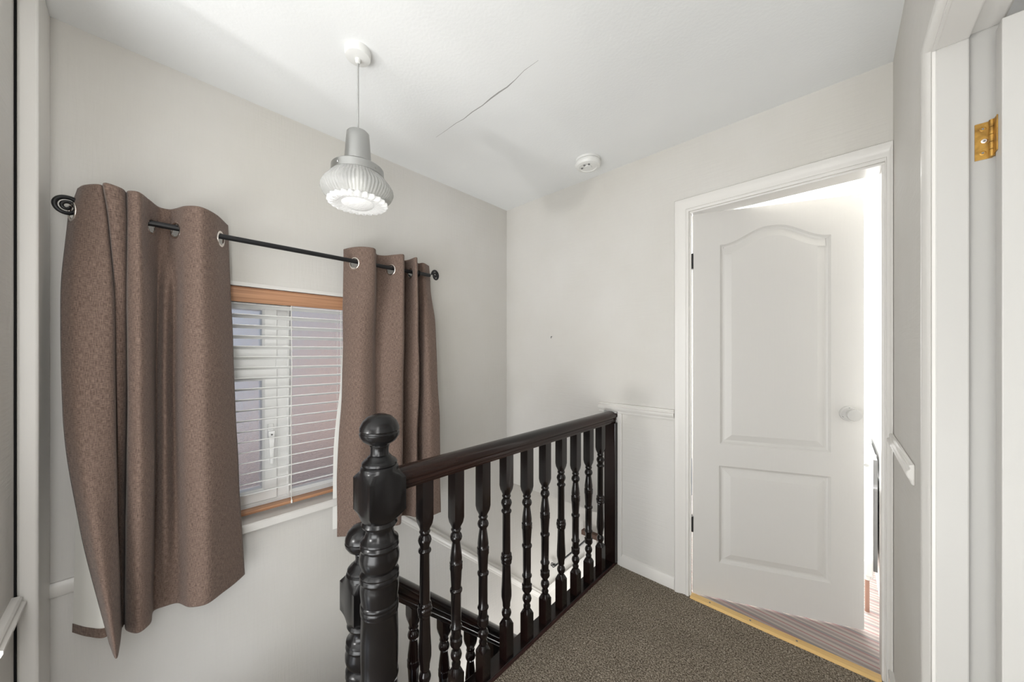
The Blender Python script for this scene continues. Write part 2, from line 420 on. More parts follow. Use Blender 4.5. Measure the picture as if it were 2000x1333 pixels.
def lz(bm, prof, c, R): lathe(bm, prof, c, 36, R)
Ry = Matrix.Rotation(PI/2, 4, 'X')    # local z -> -y (towards the landing)
kb = nb(); lz(kb, [(.034,0),(.034,.004),(.031,.008),(.027,.0085),(.026,.011),(.012,.012)], (.919*DW,0,.978), Ry)
rose = obj('knob_rose', kb, 'knob', d1, smooth=35)
for sx, sz in ((.0,.026),(-.022,-.014),(.022,-.014)):
    q = nb(); lz(q, [(.0028,.006),(.0028,.0095)], (.919*DW+sx,0,.978+sz), Ry); obj('screw', q, 'grey', rose)
kb = nb(); lz(kb, [(.011,.010),(.010,.026),(.016,.032),(.0255,.040),(.027,.048),(.0255,.054),(.022,.056),(.0,.0565)][:-1]+[(.001,.0565)], (.919*DW,0,.978), Ry)
obj('knob', kb, 'knob', d1, smooth=35)
for hz in (1.735, .36):
    h = nb(); lathe(h, [(.0045,hz-.04),(.0045,hz+.04)], (-.003,.0,0), 12); box(h, -.0035, .001, 0, .03, hz-.04, hz+.04)
    obj('hinge', h, 'black', d1, smooth=35)

# ------------------------------------------------------------------ door 2 (open into the room on the right)
d2 = thing('door_2', 'white wood grain door edge at the far right, opened away', 'door', (.2425, JY-.038, .006)); d2['kind'] = 'structure'
bm = nb(); box(bm, -.012, .75, 0, .036, 0, 1.911); obj('door_leaf', bm, 'door_edge', d2, bevel=.002)
bm = nb(); box(bm, -.0355, -.013, .0475, .050, 1.663, 1.738)
hg = obj('hinge', bm, 'brass', d2, bevel=.0006)
bm = nb()
for i in range(5): lathe(bm, [(.0042,1.663+i*.015+.0005),(.0042,1.663+i*.015+.0145)], (-.0150,.0425,0), 14)
obj('hinge_knuckle', bm, 'brass', hg, smooth=35)
bm = nb(); box(bm, -.0138, -.0118, .021, .0385, 1.667, 1.737); obj('hinge_plate', bm, 'brass', hg, bevel=.0006)
for sz in (1.676, 1.70, 1.725):
    bm = nb(); lathe(bm, [(.0045,.0),(.0045,.0008),(.0032,.0012)], (-.0255+(.002 if sz==1.70 else 0), .0476, sz), 16, Ry)
    so_ = obj('screw', bm, 'brass' if sz != 1.70 else 'steel', hg)
    bm = nb(); lathe(bm, [(.0018,.0011),(.0018,.0015)], (-.0255+(.002 if sz==1.70 else 0), .0476, sz), 8, Ry); obj('screw_slot', bm, 'grey', hg)

# ------------------------------------------------------------------ window
PX = -1.99                                          # front face of the frame
win = thing('window_1', 'white plastic framed window with obscured glass behind the blind', 'window', (PX, .49, .53)); win['kind'] = 'structure'
def frame_ring(bm, y0, y1, z0, z1, w, x0, x1, lip=.012):
    """mitred rectangular ring with a sloped inner bead"""
    rings = []
    for (yy, zz, sy, sz) in ((y0,z0,1,1),(y1,z0,-1,1),(y1,z1,-1,-1),(y0,z1,1,-1)):
        rings.append([(x0,yy,zz),(x1-.004,yy,zz),(x1,yy+sy*.004,zz+sz*.004),(x1,yy+sy*(w-lip),zz+sz*(w-lip)),(x1-lip,yy+sy*w,zz+sz*w),(x0,yy+sy*w,zz+sz*w)])
    R = [[bm.verts.new(p) for p in r] for r in rings]
    for i in range(4):
        A, B = R[i], R[(i+1)%4]
        for k in range(6): bm.faces.new((A[k], A[(k+1)%6], B[(k+1)%6], B[k]))
yL, yM0, yM1, yR = WY0+.005, .445, .505, WY1-.005
fb = nb()
frame_ring(fb, yL, yR, .53, 1.565, .045, PX-.06, PX)
box(fb, PX-.06, PX, yM0, yM1-.012, .57, 1.52)
box(fb, PX-.058, PX-.002, yL+.04, yM0, 1.19, 1.245)
part('window_frame', fb, 'upvc', win, bevel=.002)
def sash(y0, y1, z0, z1, w, nm='sash'):
    s = nb(); frame_ring(s, y0, y1, z0, z1, w, PX-.05, PX+.012, .01); so = part(nm, s, 'upvc', win, bevel=.0015)
    g = nb(); box(g, PX-.03, PX-.024, y0+w-.004, y1-w+.004, z0+w-.004, z1-w+.004)
    L = win.location; bmesh.ops.translate(g, verts=g.verts[:], vec=-L); obj('pane', g, 'frost', so)
    return so
sash(yL+.035, yM0+.004, 1.237, 1.53, .06)
s2 = sash(yL+.035, yM0+.004, .568, 1.197, .06)
g = nb(); box(g, PX-.03, PX-.024, yM1-.008, yR-.04, .572, 1.522)
part('pane', g, 'frost', win)
g = nb(); frame_ring(g, yM1-.014, yR-.035, .565, 1.528, .02, PX-.04, PX+.004, .012); part('glazing_bead', g, 'upvc', win)
h = nb(); hy = .42
box(h, PX+.012, PX+.022, hy-.012, hy+.012, .86, .93); box(h, PX+.02, PX+.04, hy-.013, hy+.013, .868, .898)
loft(h, [[(PX+.03+dx, hy+dy*w, z) for dx, dy in ((0,-1),(.012,-1),(.012,1),(0,1))] for z, w in ((.88,.012),(.80,.009),(.745,.006))])
hd = part('window_handle', h, 'upvc', win, bevel=.003)
h = nb(); lathe(h, [(.004,0),(.004,.0015)], (PX+.0405, hy, .882), 12, Matrix.Rotation(PI/2, 4, 'Y')); bmesh.ops.translate(h, verts=h.verts[:], vec=-win.location); obj('keyhole', h, 'grey', hd)
b = nb()
sweep(b, [(0,0),(.15,0),(.153,.004),(.153,.03),(.145,.036),(0,.036)], (WX-.115, WY0-.045, .49), (WX-.115, WY1+.045, .49), (1,0,0))
struct('trim_13', b, 'gloss', 'white painted sill below the blind', 'window sill', bevel=.002)
b = nb()
for (y0,y1,z0,z1) in ((WY0-.001,WY0+.004,.526,WZ1),(WY1-.004,WY1+.001,.526,WZ1),(WY0,WY1,WZ1-.011,WZ1+.006)): box(b, WX-.1, WX+.004, y0, y1, z0, z1)
struct('trim_14', b, 'gloss', 'white painted reveal round the window opening', 'window reveal')

# venetian blind
BX = -1.93
bl = thing('venetian_blind', 'white slatted blind with oak coloured valance and bottom rail', 'blind', (BX, .49, 1.555))
b = nb(); sweep(b, [(-.012,0),(0,0),(.003,.006),(.003,.058),(-.002,.066),(-.012,.066)], (WX-.003, WY0+.004, 1.493), (WX-.003, WY1-.004, 1.493), (1,0,0))
part('valance', b, 'oak', bl, smooth=30)
b = nb(); box(b, BX-.025, BX+.02, WY0+.012, WY1-.012, 1.515, 1.555); part('head_rail', b, 'slat', bl)
b = nb(); tl = math.radians(14)
nsl = 19; z = 1.481
zs = [1.481-i*.0471 for i in range(nsl)]
for z in zs:
    pr = []
    for i in range(7):
        s = -1+i/3; pr.append((s*.0245, .0022*(1-s*s)))
    prof = [(a, c+.0014) for a, c in pr]+[(a, c-.0014) for a, c in reversed(pr)]
    prof = [(a*math.cos(tl)-c*math.sin(tl), a*math.sin(tl)+c*math.cos(tl)) for a, c in prof]
    loft(b, [[(BX+a, y, z+c) for a, c in prof] for y in (WY0+.014, WY1-.014)])
part('slats', b, 'slat', bl, smooth=40)
b = nb(); box(b, BX-.022, BX+.024, WY0+.014, WY1-.014, .548, .563); part('bottom_rail', b, 'oak', bl, bevel=.003)
for y in (.12, .49, .715, .735, .88):
    b = nb()
    for dx in (-.023, .025): tube(b, [(BX+dx, y, .56), (BX+dx, y, 1.52)], .0009, 6)
    for z in zs: tube(b, [(BX-.023, y, z-.009), (BX+.025, y, z+.006)], .0005, 5)
    part('ladder_cord', b, 'lining', bl)
b = nb(); tube(b, [(BX+.03, .487, 1.5), (BX+.029, .49, 1.2), (BX+.031, .484, .95), (BX+.027, .489, .75), (BX+.03, .486, .6), (BX+.028,.489,.56)], .0012, 6)
lathe(b, [(.002,.568),(.0035,.565),(.004,.556),(.002,.551)], (BX+.03,.489,0), 12); part('pull_cord', b, 'lining', bl)

# outside
b = nb(); box(b, -6.1, -6, 1.42, 7, -3, 1.85); box(b, -6.1, -6.0, -4, 1.42, -3, .05)
tag(obj('neighbour_house', b, 'brick'), 'pinkish brick side wall seen blurred through the obscured glass', 'house')
b = nb(); box(b, -5.98, -2.9, -4, 7, -.62, -.52); tag(obj('shed_roof', b, 'slate'), 'dark blue grey low roof seen blurred at the foot of the window', 'roof')
b = nb(); box(b, -6.2, -2.2, -6, 9, -3.2, -3.1)
struct('ground', b, 'slate', 'dark ground outside the window', 'ground')

# ------------------------------------------------------------------ curtain rod
RODX, RODZ = -1.772, 1.729
ya, yb = y_at(135, RODX), y_at(841, RODX)
rod = thing('curtain_rod', 'black iron curtain pole with spiral finials above the window', 'curtain pole', (RODX, .52, RODZ))
b = nb(); tube(b, [(RODX, ya+.02, RODZ), (RODX, yb-.005, RODZ)], .0105, 20); part('pole', b, 'black', rod, smooth=40)
def spiral(yc, sgn):
    # a flat scroll in the plane across the end of the pole
    pts = []; rad = []; e1 = Vector((-.30, .954, 0))
    for i in range(90):
        t = i/89; a = 2*PI*2.05*t; r = .003+.029*t
        pts.append(Vector((RODX, yc, RODZ+.004))+e1*(-sgn)*(r*math.cos(a+2.83))+Vector((0,0,1))*(r*math.sin(a+2.83)))
        rad.append(.0068*(.62+.38*t))
    return pts, rad
for yc, s, nm in ((ya-.004, 1, 0), (yb+.034, -1, 1)):
    b = nb(); p, r = spiral(yc, s); tube(b, p, r, 12); part('finial', b, 'black', rod, smooth=50)
for y in (-.1, 1.1):
    b = nb(); tube(b, [(WX+.001, y, RODZ-.01), (RODX-.01, y, RODZ-.013)], .006, 12); lathe(b, [(.022,0),(.022,.006),(.01,.01)], (WX, y, RODZ-.01), 24, Matrix.Rotation(PI/2,4,'Y')); torus(b, (RODX, y, RODZ), .0135, .0035, (0,1,0))
    part('bracket', b, 'black', rod, smooth=50)

# ------------------------------------------------------------------ curtains
ZR = [1.80, 1.70, 1.45, 1.10, .75, .34]
def catmull(P, n):
    P = np.array(P); out = []
    Q = np.vstack([2*P[0]-P[1], P, 2*P[-1]-P[-2]])
    for i in range(1, len(Q)-2):
        p0, p1, p2, p3 = Q[i-1], Q[i], Q[i+1], Q[i+2]
        t0 = 0; t1 = np.linalg.norm(p1-p0)**.5+1e-5; t2 = t1+np.linalg.norm(p2-p1)**.5+1e-5; t3 = t2+np.linalg.norm(p3-p2)**.5+1e-5
        for s in range(n):
            t = t1+(t2-t1)*s/n
            A1 = (t1-t)/(t1-t0)*p0+(t-t0)/(t1-t0)*p1; A2 = (t2-t)/(t2-t1)*p1+(t-t1)/(t2-t1)*p2; A3 = (t3-t)/(t3-t2)*p2+(t-t2)/(t3-t2)*p3
            B1 = (t2-t)/(t2-t0)*A1+(t-t0)/(t2-t0)*A2; B2 = (t3-t)/(t3-t1)*A2+(t-t1)/(t3-t1)*A3
            out.append((t2-t)/(t2-t1)*B1+(t-t1)/(t2-t1)*B2)
    out.append(P[-1]); return np.array(out)
def herm(zr, V, z):
    """monotone-ish cubic through rows"""
    z0 = np.array(zr)[::-1]; v = np.array(V)[::-1]
    i = int(np.clip(np.searchsorted(z0, z)-1, 0, len(z0)-2))
    def sl(k):
        if k <= 0: return (v[1]-v[0])/(z0[1]-z0[0])
        if k >= len(z0)-1: return (v[-1]-v[-2])/(z0[-1]-z0[-2])
        a = (v[k]-v[k-1])/(z0[k]-z0[k-1]); b = (v[k+1]-v[k])/(z0[k+1]-z0[k])
        return np.where(a*b > 0, 2*a*b/(a+b+1e-12), 0)
    h = z0[i+1]-z0[i]; t = (z-z0[i])/h
    return (2*t**3-3*t**2+1)*v[i]+(t**3-2*t**2+t)*h*sl(i)+(-2*t**3+3*t**2)*v[i+1]+(t**3-t**2)*h*sl(i+1)
def sheet(rows, zrows, ztop, zbot, nz, nseg, holes=(), hr=.0185, wob=.0, seed=1, hem=0):
    """rows[i] = control points (X, Y) at height zrows[i]"""
    C = [catmull(r, nseg) for r in rows]
    rnd = np.random.RandomState(seed); ph = rnd.rand(6)*6
    bm = nb(); uvl = bm.loops.layers.uv.new('UVMap')
    G = []; arc = np.concatenate([[0], np.cumsum(np.linalg.norm(np.diff(C[2], axis=0), axis=1))])
    for k in range(nz+1):
        z = ztop+(zbot-ztop)*k/nz
        P = herm(zrows, C, min(max(z, zrows[-1]), zrows[0])); row = []
        for i, (x, y) in enumerate(P):
            w = wob*min(1, (ztop-z)/.4)*(math.sin(z*7+ph[0]+arc[i]*9)+.6*math.sin(z*13+ph[1]-arc[i]*14)+.4*math.sin(z*23+arc[i]*31+ph[2]))
            he = hem*math.sin(arc[i]*22+ph[3])*(k/nz)**6
            row.append(bm.verts.new((x+w, y+w*.3, z+he)))
        G.append(row)
    for k in range(nz):
        for i in range(len(arc)-1):
            vs = (G[k][i], G[k][i+1], G[k+1][i+1], G[k+1][i])
            c = sum((v.co for v in vs), Vector())/4
            if any((c-Vector(h)).length < hr for h in holes): continue
            f = bm.faces.new(vs)
            for l, (kk, ii) in zip(f.loops, ((k,i),(k,i+1),(k+1,i+1),(k+1,i))):
                l[uvl].uv = (arc[ii], (ztop-zbot)*(1-kk/nz))
    for v in [v for v in bm.verts if not v.link_faces]: bm.verts.remove(v)
    return bm, C
def rows_from(pts):
    """pts: per control point (pixels per height, X per height)"""
    return [[(X[k], y_at(px[k], X[k])) for px, X in pts] for k in range(len(ZR))]

Lp = [([152,133,119,123,154,214], [-1.785,-1.80,-1.76,-1.72,-1.69,-1.70]),
      ([166,156,150,158,186,227], [-1.73,-1.735,-1.71,-1.67,-1.62,-1.605]),
      ([196,205,214,219,225,232], [-1.69,-1.70,-1.70,-1.69,-1.665,-1.66]),
      ([206,216,224,226,230,238], [-1.78,-1.78,-1.77,-1.76,-1.755,-1.77]),
      ([206,217,227,230,233,239], [-1.66,-1.675,-1.725,-1.74,-1.75,-1.765]),
      ([238,242,243,243,241,241], [-1.68,-1.69,-1.73,-1.755,-1.765,-1.775]),
      ([249,250,250,250,247,243], [-1.80,-1.80,-1.80,-1.80,-1.80,-1.79]),
      ([251,252,252,252,250,248], [-1.69,-1.695,-1.705,-1.71,-1.715,-1.735]),
      ([268,270,272,272,272,272], [-1.675,-1.68,-1.68,-1.68,-1.685,-1.69]),
      ([291,291,294,295,296,292], [-1.735,-1.76,-1.735,-1.73,-1.725,-1.716]),
      ([313,312,308,306,304,302], [-1.80,-1.812,-1.815,-1.815,-1.81,-1.80]),
      ([330,328,323,322,322,322], [-1.80,-1.812,-1.782,-1.770,-1.772,-1.80]),
      ([343,342,340,340,342,346], [-1.772,-1.774,-1.805,-1.815,-1.81,-1.79]),
      ([364,364,363,364,368,372], [-1.712,-1.722,-1.725,-1.725,-1.73,-1.722]),
      ([390,390,392,395,400,402], [-1.685,-1.69,-1.695,-1.70,-1.70,-1.70]),
      ([418,418,420,425,433,437], [-1.725,-1.73,-1.728,-1.735,-1.74,-1.745]),
      ([445,447,452,458,467,477], [-1.85,-1.84,-1.83,-1.825,-1.82,-1.817])]
Rp = [([671,671,670,668,660,658], [-1.85,-1.84,-1.84,-1.84,-1.84,-1.839]),
      ([686,686,684,681,676,675], [-1.79,-1.79,-1.785,-1.785,-1.79,-1.81]),
      ([708,708,706,704,702,702], [-1.735,-1.735,-1.73,-1.73,-1.74,-1.76]),
      ([730,730,728,726,726,729], [-1.717,-1.72,-1.735,-1.745,-1.75,-1.75]),
      ([737,737,736,735,736,740], [-1.82,-1.82,-1.80,-1.79,-1.79,-1.79]),
      ([750,750,748,745,746,752], [-1.81,-1.81,-1.78,-1.77,-1.77,-1.77]),
      ([771,770,770,768,768,768], [-1.75,-1.752,-1.74,-1.73,-1.73,-1.735]),
      ([787,787,786,786,784,781], [-1.71,-1.71,-1.715,-1.72,-1.72,-1.725]),
      ([790,790,789,788,786,784], [-1.82,-1.82,-1.82,-1.815,-1.81,-1.81]),
      ([798,799,798,798,797,797], [-1.79,-1.785,-1.785,-1.78,-1.78,-1.78]),
      ([813,814,815,816,814,812], [-1.71,-1.71,-1.72,-1.73,-1.73,-1.734]),
      ([817,817,818,818,816,815], [-1.82,-1.82,-1.81,-1.80,-1.80,-1.80]),
      ([826,828,832,836,838,840], [-1.79,-1.785,-1.745,-1.71,-1.70,-1.69]),
      ([838,840,850,855,859,861], [-1.83,-1.83,-1.765,-1.725,-1.70,-1.68])]
def make_curtain(label, pts, eyes, lin, linz, seed):
    rows = rows_from(pts); ymid = sum(p[1] for p in rows[2])/len(rows[2])
    root = thing('curtain', label, 'curtain', (RODX, ymid, RODZ), 'eyelet curtains at the stair window')
    # eyelets sit where the cloth crosses the pole
    C = catmull(rows[1], 24); cross = []
    for i in range(len(C)-1):
        a, c = C[i], C[i+1]
        if (a[0]-RODX)*(c[0]-RODX) < 0:
            t = (RODX-a[0])/(c[0]-a[0]); p = a+(c-a)*t; d = c-a
            if not any(abs(p[1]-q[0][1]) < .012 for q in cross): cross.append((p, d/np.linalg.norm(d)))
    cs = []
    for e in eyes:
        ye = y_at(e, RODX); q = min(cross, key=lambda q: abs(q[0][1]-ye)); cs.append(q)
    holes = [(q[0][0], q[0][1], RODZ-.0105) for q in cs]   # the rings hang on the pole
    bm, _ = sheet(rows, ZR, 1.80, .34, 300, 9, holes, .0235, .0022, seed, .002)
    d = part('drape', bm, 'cloth', root, smooth=89)
    sd = d.modifiers.new('thick', 'SOLIDIFY'); sd.thickness = .0022; sd.offset = 0
    for q, h in zip(cs, holes):
        n = Vector((-q[1][1], q[1][0], 0))
        b = nb(); torus(b, h, .0265, .0046, n, 40, 10, .6); part('eyelet', b, 'steel', root, smooth=60)
    lr = [[(X[k], y_at(px[k], X[k])) for px, X in lin] for k in range(len(ZR))]
    bm, _ = sheet(lr, ZR, 1.66, linz, 120, 10, (), 0, .0015, seed+3)
    l = part('lining', bm, 'lining', root, smooth=89)
    return root, lr
c1, lr1 = make_curtain('left hand brown woven curtain, wider, its white lining showing at the bottom', Lp, [152, 290, 342, 430],
    [([165,160,150,150,148,141], [-1.82,-1.82,-1.82,-1.83,-1.845,-1.856]), ([180,175,168,168,170,172], [-1.83,-1.83,-1.83,-1.83,-1.81,-1.79]),
     ([205,205,205,205,205,206], [-1.83,-1.83,-1.83,-1.82,-1.79,-1.745]), ([225,225,225,226,228,232], [-1.83,-1.83,-1.83,-1.82,-1.81,-1.80]),
     ([300,300,300,300,300,300], [-1.84,-1.84,-1.84,-1.84,-1.84,-1.84]), ([430,430,435,440,448,455], [-1.86,-1.86,-1.86,-1.86,-1.86,-1.86])], .365, 3)
# turned-up brown hem below the lining
hp = [[p for p in r[:4]] for r in lr1]
bm, _ = sheet([[(x+.003, y) for x, y in r] for r in hp], ZR, .372, .342, 8, 12, (), 0, 0, 1)
part('hem', bm, 'cloth', c1, smooth=89)
c2, lr2 = make_curtain('right hand brown woven curtain, narrower, hanging behind the newel post', Rp, [693, 762, 797],
    [([676,676,672,664,651,650], [-1.86,-1.86,-1.86,-1.862,-1.865,-1.87]), ([690,690,690,690,680,680], [-1.86,-1.86,-1.86,-1.86,-1.86,-1.86]),
     ([740,740,740,740,740,740], [-1.86,-1.86,-1.86,-1.86,-1.86,-1.86]), ([800,800,800,800,800,800], [-1.865]*6), ([830,830,838,842,846,850], [-1.865]*6)], .37, 9)

# ------------------------------------------------------------------ pendant light
LX, LY = -1.285, .543
pl = thing('pendant_light', 'aluminium and pressed glass pendant lamp hanging from the ceiling', 'ceiling lamp', (LX, LY, ZC))
b = nb(); lathe(b, [(.045,ZC),(.045,ZC-.018),(.042,ZC-.026),(.03,ZC-.03),(.010,ZC-.031),(.008,ZC-.045),(.004,ZC-.047)], (LX,LY,0)); part('ceiling_rose', b, 'plastic', pl, smooth=40)
b = nb(); tube(b, [(LX,LY,ZC-.04),(LX,LY,2.07)], .0032, 10); part('cable', b, 'cable', pl, smooth=40)
b = nb(); lathe(b, [(.004,2.078),(.035,2.078),(.0385,2.074),(.0405,2.05),(.0475,1.952)], (LX,LY,0), 56); part('lamp_body', b, 'alu', pl, smooth=40)
b = nb(); lathe(b, [(.047,1.956),(.082,1.950),(.089,1.944),(.0905,1.918),(.088,1.917),(.084,1.94),(.046,1.945)], (LX,LY,0), 64, cap=False)
cl = part('collar', b, 'alu', pl, smooth=40)
for a in (.3, 1.9, 3.6, 5.1):
    b = nb(); lathe(b, [(.004,0),(.004,.0025),(.002,.0035)], (0,0,0), 12, Matrix.Rotation(PI/2,4,'Y')); 
    bmesh.ops.rotate(b, verts=b.verts[:], matrix=Matrix.Rotation(a,3,'Z')); bmesh.ops.translate(b, verts=b.verts[:], vec=(LX+.09*math.cos(a), LY+.09*math.sin(a), 1.93))
    bmesh.ops.translate(b, verts=b.verts[:], vec=-pl.location); obj('screw', b, 'alu', cl)
def flute(n, amp, zlo, zhi):
    def f(r, a, z): return r*(1+amp*math.sin(a*n)*(1 if zlo <= z <= zhi else .0))
    return f
b = nb()
lathe(b, [(.086,1.925),(.089,1.918),(.098,1.905),(.112,1.888),(.121,1.872),(.122,1.862),(.115,1.846),(.103,1.832),(.098,1.826),(.094,1.829),(.101,1.838),(.110,1.85),(.116,1.862),(.115,1.871),(.106,1.885),(.092,1.903),(.083,1.918)], (LX,LY,0), 240, cap=False, wob=flute(60,.016,1.83,1.905))
part('glass_shade', b, 'glass_shade', pl, smooth=70)
b = nb()
def petals(r, a, z): return r*(1+(.17*(abs(math.sin(a*12))-.6) if r > .08 else .05*(abs(math.sin(a*13))-.5) if r > .06 else 0))
lathe(b, [(.086,1.832),(.096,1.826),(.097,1.817),(.090,1.811),(.07,1.812),(.056,1.818),(.052,1.813),(.045,1.808),(.02,1.804),(.002,1.803)], (LX,LY,0), 224, wob=petals)
part('glass_lens', b, 'glass_lens', pl, smooth=50)
b = nb(); lathe(b, [(.002,1.85),(.02,1.855),(.03,1.875),(.028,1.90),(.016,1.92),(.013,1.95),(.002,1.951)], (LX,LY,0), 24); part('bulb', b, 'bulb', pl, smooth=60)

# ------------------------------------------------------------------ smoke alarm
SX, SY = -1.05, 1.76
sa = thing('smoke_alarm', 'round white smoke alarm on the ceiling near the door wall', 'smoke alarm', (SX, SY, ZC))
b = nb(); lathe(b, [(.070,ZC),(.070,ZC-.012),(.066,ZC-.013)], (SX,SY,0), 48); part('base', b, 'plastic', sa, smooth=40)
b = nb(); lathe(b, [(.062,ZC-.012),(.072,ZC-.016),(.073,ZC-.028),(.066,ZC-.040),(.05,ZC-.044),(.047,ZC-.041),(.022,ZC-.041),(.02,ZC-.045),(.002,ZC-.046)], (SX,SY,0), 48); part('cover', b, 'plastic', sa, smooth=30)
for a in (3.6, 5.4, 4.6):
    b = nb(); lathe(b, [(.006,ZC-.0425),(.006,ZC-.0455)], (SX+.034*math.cos(a), SY+.034*math.sin(a), 0), 12); part('vent', b, 'grey', sa)

# ceiling crack and wall hook
b = nb(); random.seed(11)
def cw(px, py):
    k = (px-1000)/F; t = (ZC-CH)*F/(687-py); return Vector(((k*CR[0]+CF[0])*t, (k*CR[1]+CF[1])*t))
A = [(852,268),(872,254),(890,240),(905,233),(922,219),(942,206),(960,192),(975,180),(990,170),(1006,155),(1025,138),(1052,118)]
Wd = [.0004,.0008,.0012,.0015,.0022,.002,.0032,.0035,.0028,.0012,.0008,.0003]
pts = [cw(*p) for p in A]; prev = None
for i, p in enumerate(pts):
    d = (pts[min(i+1,len(pts)-1)]-pts[max(i-1,0)]).normalized(); n = Vector((-d.y, d.x))
    j = random.uniform(-.003,.003); q = p+n*j; w = Wd[i]
    cur = [b.verts.new((*(q+n*w), ZC-.0006)), b.verts.new((*(q-n*w), ZC-.0006)), b.verts.new((*(q-n*w), ZC+.001)), b.verts.new((*(q+n*w), ZC+.001))]
    if prev:
        for a in range(4): b.faces.new((prev[a], prev[(a+1)%4], cur[(a+1)%4], cur[a]))
    prev = cur
struct('trim_15', b, 'crack', 'hairline crack in the ceiling between lamp and smoke alarm', 'crack')
b = nb(); hx = -(-.0)  # small picture nail
k = .115; dxx = k*CR[0]+CF[0]; dyy = k*CR[1]+CF[1]; hx = dxx*DY/dyy; t = DY/dyy
hz = CH+(687-659)*t/F
tube(b, [(hx, DY+.001, hz+.004), (hx, DY-.010, hz+.004), (hx+.002, DY-.014, hz-.002), (hx+.001, DY-.012, hz-.008)], .0022, 8)
tag(obj('wall_hook', b, 'grey', smooth=50), 'tiny metal picture hook on the wall above the handrail', 'hook')

# ------------------------------------------------------------------ balustrade
BXl = -1.0
SQ = .0205
def turn(kind, zt, zb=0.0):
    """profile from foot to head: (radius, z, squareness)"""
    if kind == 'plain':
        mid = [(.0205,.150,1),(.0205,.150,1),(.017,.166,.35),(.0135,.172,0),(.0135,.176,0),(.0185,.186,0),(.0205,.196,0),(.018,.206,0),(.0135,.213,0),(.0125,.217,0),(.016,.222,0),(.0165,.226,0),
               (.0165,.236,0),(.0215,.262,0),(.0215,.285,0),(.019,.33,0),(.017,.395,0),(.021,.400,0),(.022,.405,0),(.021,.41,0),(.0235,.414,0),(.024,.42,0),(.0235,.426,0),(.021,.43,0),(.022,.435,0),(.021,.44,0),(.017,.444,0),
               (.0165,.606,0),(.0205,.611,0),(.0215,.615,0),(.0205,.619,0),(.016,.624,0),(.0165,.632,0),(.021,.643,0),(.0225,.65,0),(.020,.66,0),(.014,.668,0),(.0165,.672,0),(.0185,.678,0),(.0165,.683,0),(.0165,.688,.1),(.0195,.705,.75),(.0205,.722,1)]
    else:
        mid = [(.0205,.122,1),(.0205,.122,1),(.017,.137,.35),(.013,.142,0),(.0155,.147,0),(.0165,.155,0),(.0125,.163,0),(.0125,.166,0),(.019,.178,0),(.0205,.187,0),(.018,.197,0),(.0125,.205,0),(.0135,.212,0),
               (.0205,.222,0),(.0225,.228,0),(.021,.232,0),(.022,.238,0),(.021,.242,0),(.0225,.247,0),(.0175,.252,0),(.0175,.278,0),(.021,.283,0),(.022,.287,0),(.021,.291,0),(.0175,.296,0),(.0185,.41,0),
               (.0215,.414,0),(.0225,.419,0),(.0215,.424,0),(.0175,.428,0),(.0195,.46,0),(.0215,.492,0),(.0235,.497,0),(.0225,.502,0),(.0235,.507,0),(.0225,.512,0),(.0235,.518,0),(.0205,.523,0),(.0215,.535,0),(.018,.565,0),(.0145,.59,0),
               (.0145,.593,0),(.0205,.602,0),(.022,.61,0),(.019,.62,0),(.0135,.627,0),(.0165,.631,0),(.0185,.637,0),(.016,.643,0),(.0165,.647,.1),(.0195,.662,.7),(.0205,.68,1)]
    return [(.0205, zb, 1)]+mid+[(.0205, zt, 1)]
def spindle(kind, zt, zb, dz=0):
    b = nb(); p = turn(kind, 0, 0)
    prof = [(p[0][0], zb, 1)]+[(r, z+dz, s) for r, z, s in p[1:-1]]+[(p[-1][0], zt, 1)]
    lathe(b, prof, (0,0,0), 32); return b
kinds = ['plain','fancy','fancy','plain','fancy','fancy','plain','fancy','fancy','plain']
Ys = [.6427+i*.1299 for i in range(10)]
RZ = .848
proto = {}
names = {'plain': 'one ring', 'fancy': 'many ring'}
ordn = ['first', 'second', 'third', 'fourth', 'fifth', 'sixth', 'seventh', 'eighth', 'ninth', 'tenth']
for i, (k, y) in enumerate(zip(kinds, Ys)):
    lab = f'dark turned {names[k]} baluster, {ordn[i]} along the landing from the front newel'
    if i == 9: lab = 'dark turned one ring baluster nearest the wall post on the landing'
    if k not in proto:
        o = obj('baluster', spindle(k, RZ+.004, .012), 'dark', smooth=40); proto[k] = o
    else:
        o = proto[k].copy(); COL.objects.link(o)
    o.location = (BXl, y, 0); tag(o, lab, 'baluster', 'balusters along the landing edge')
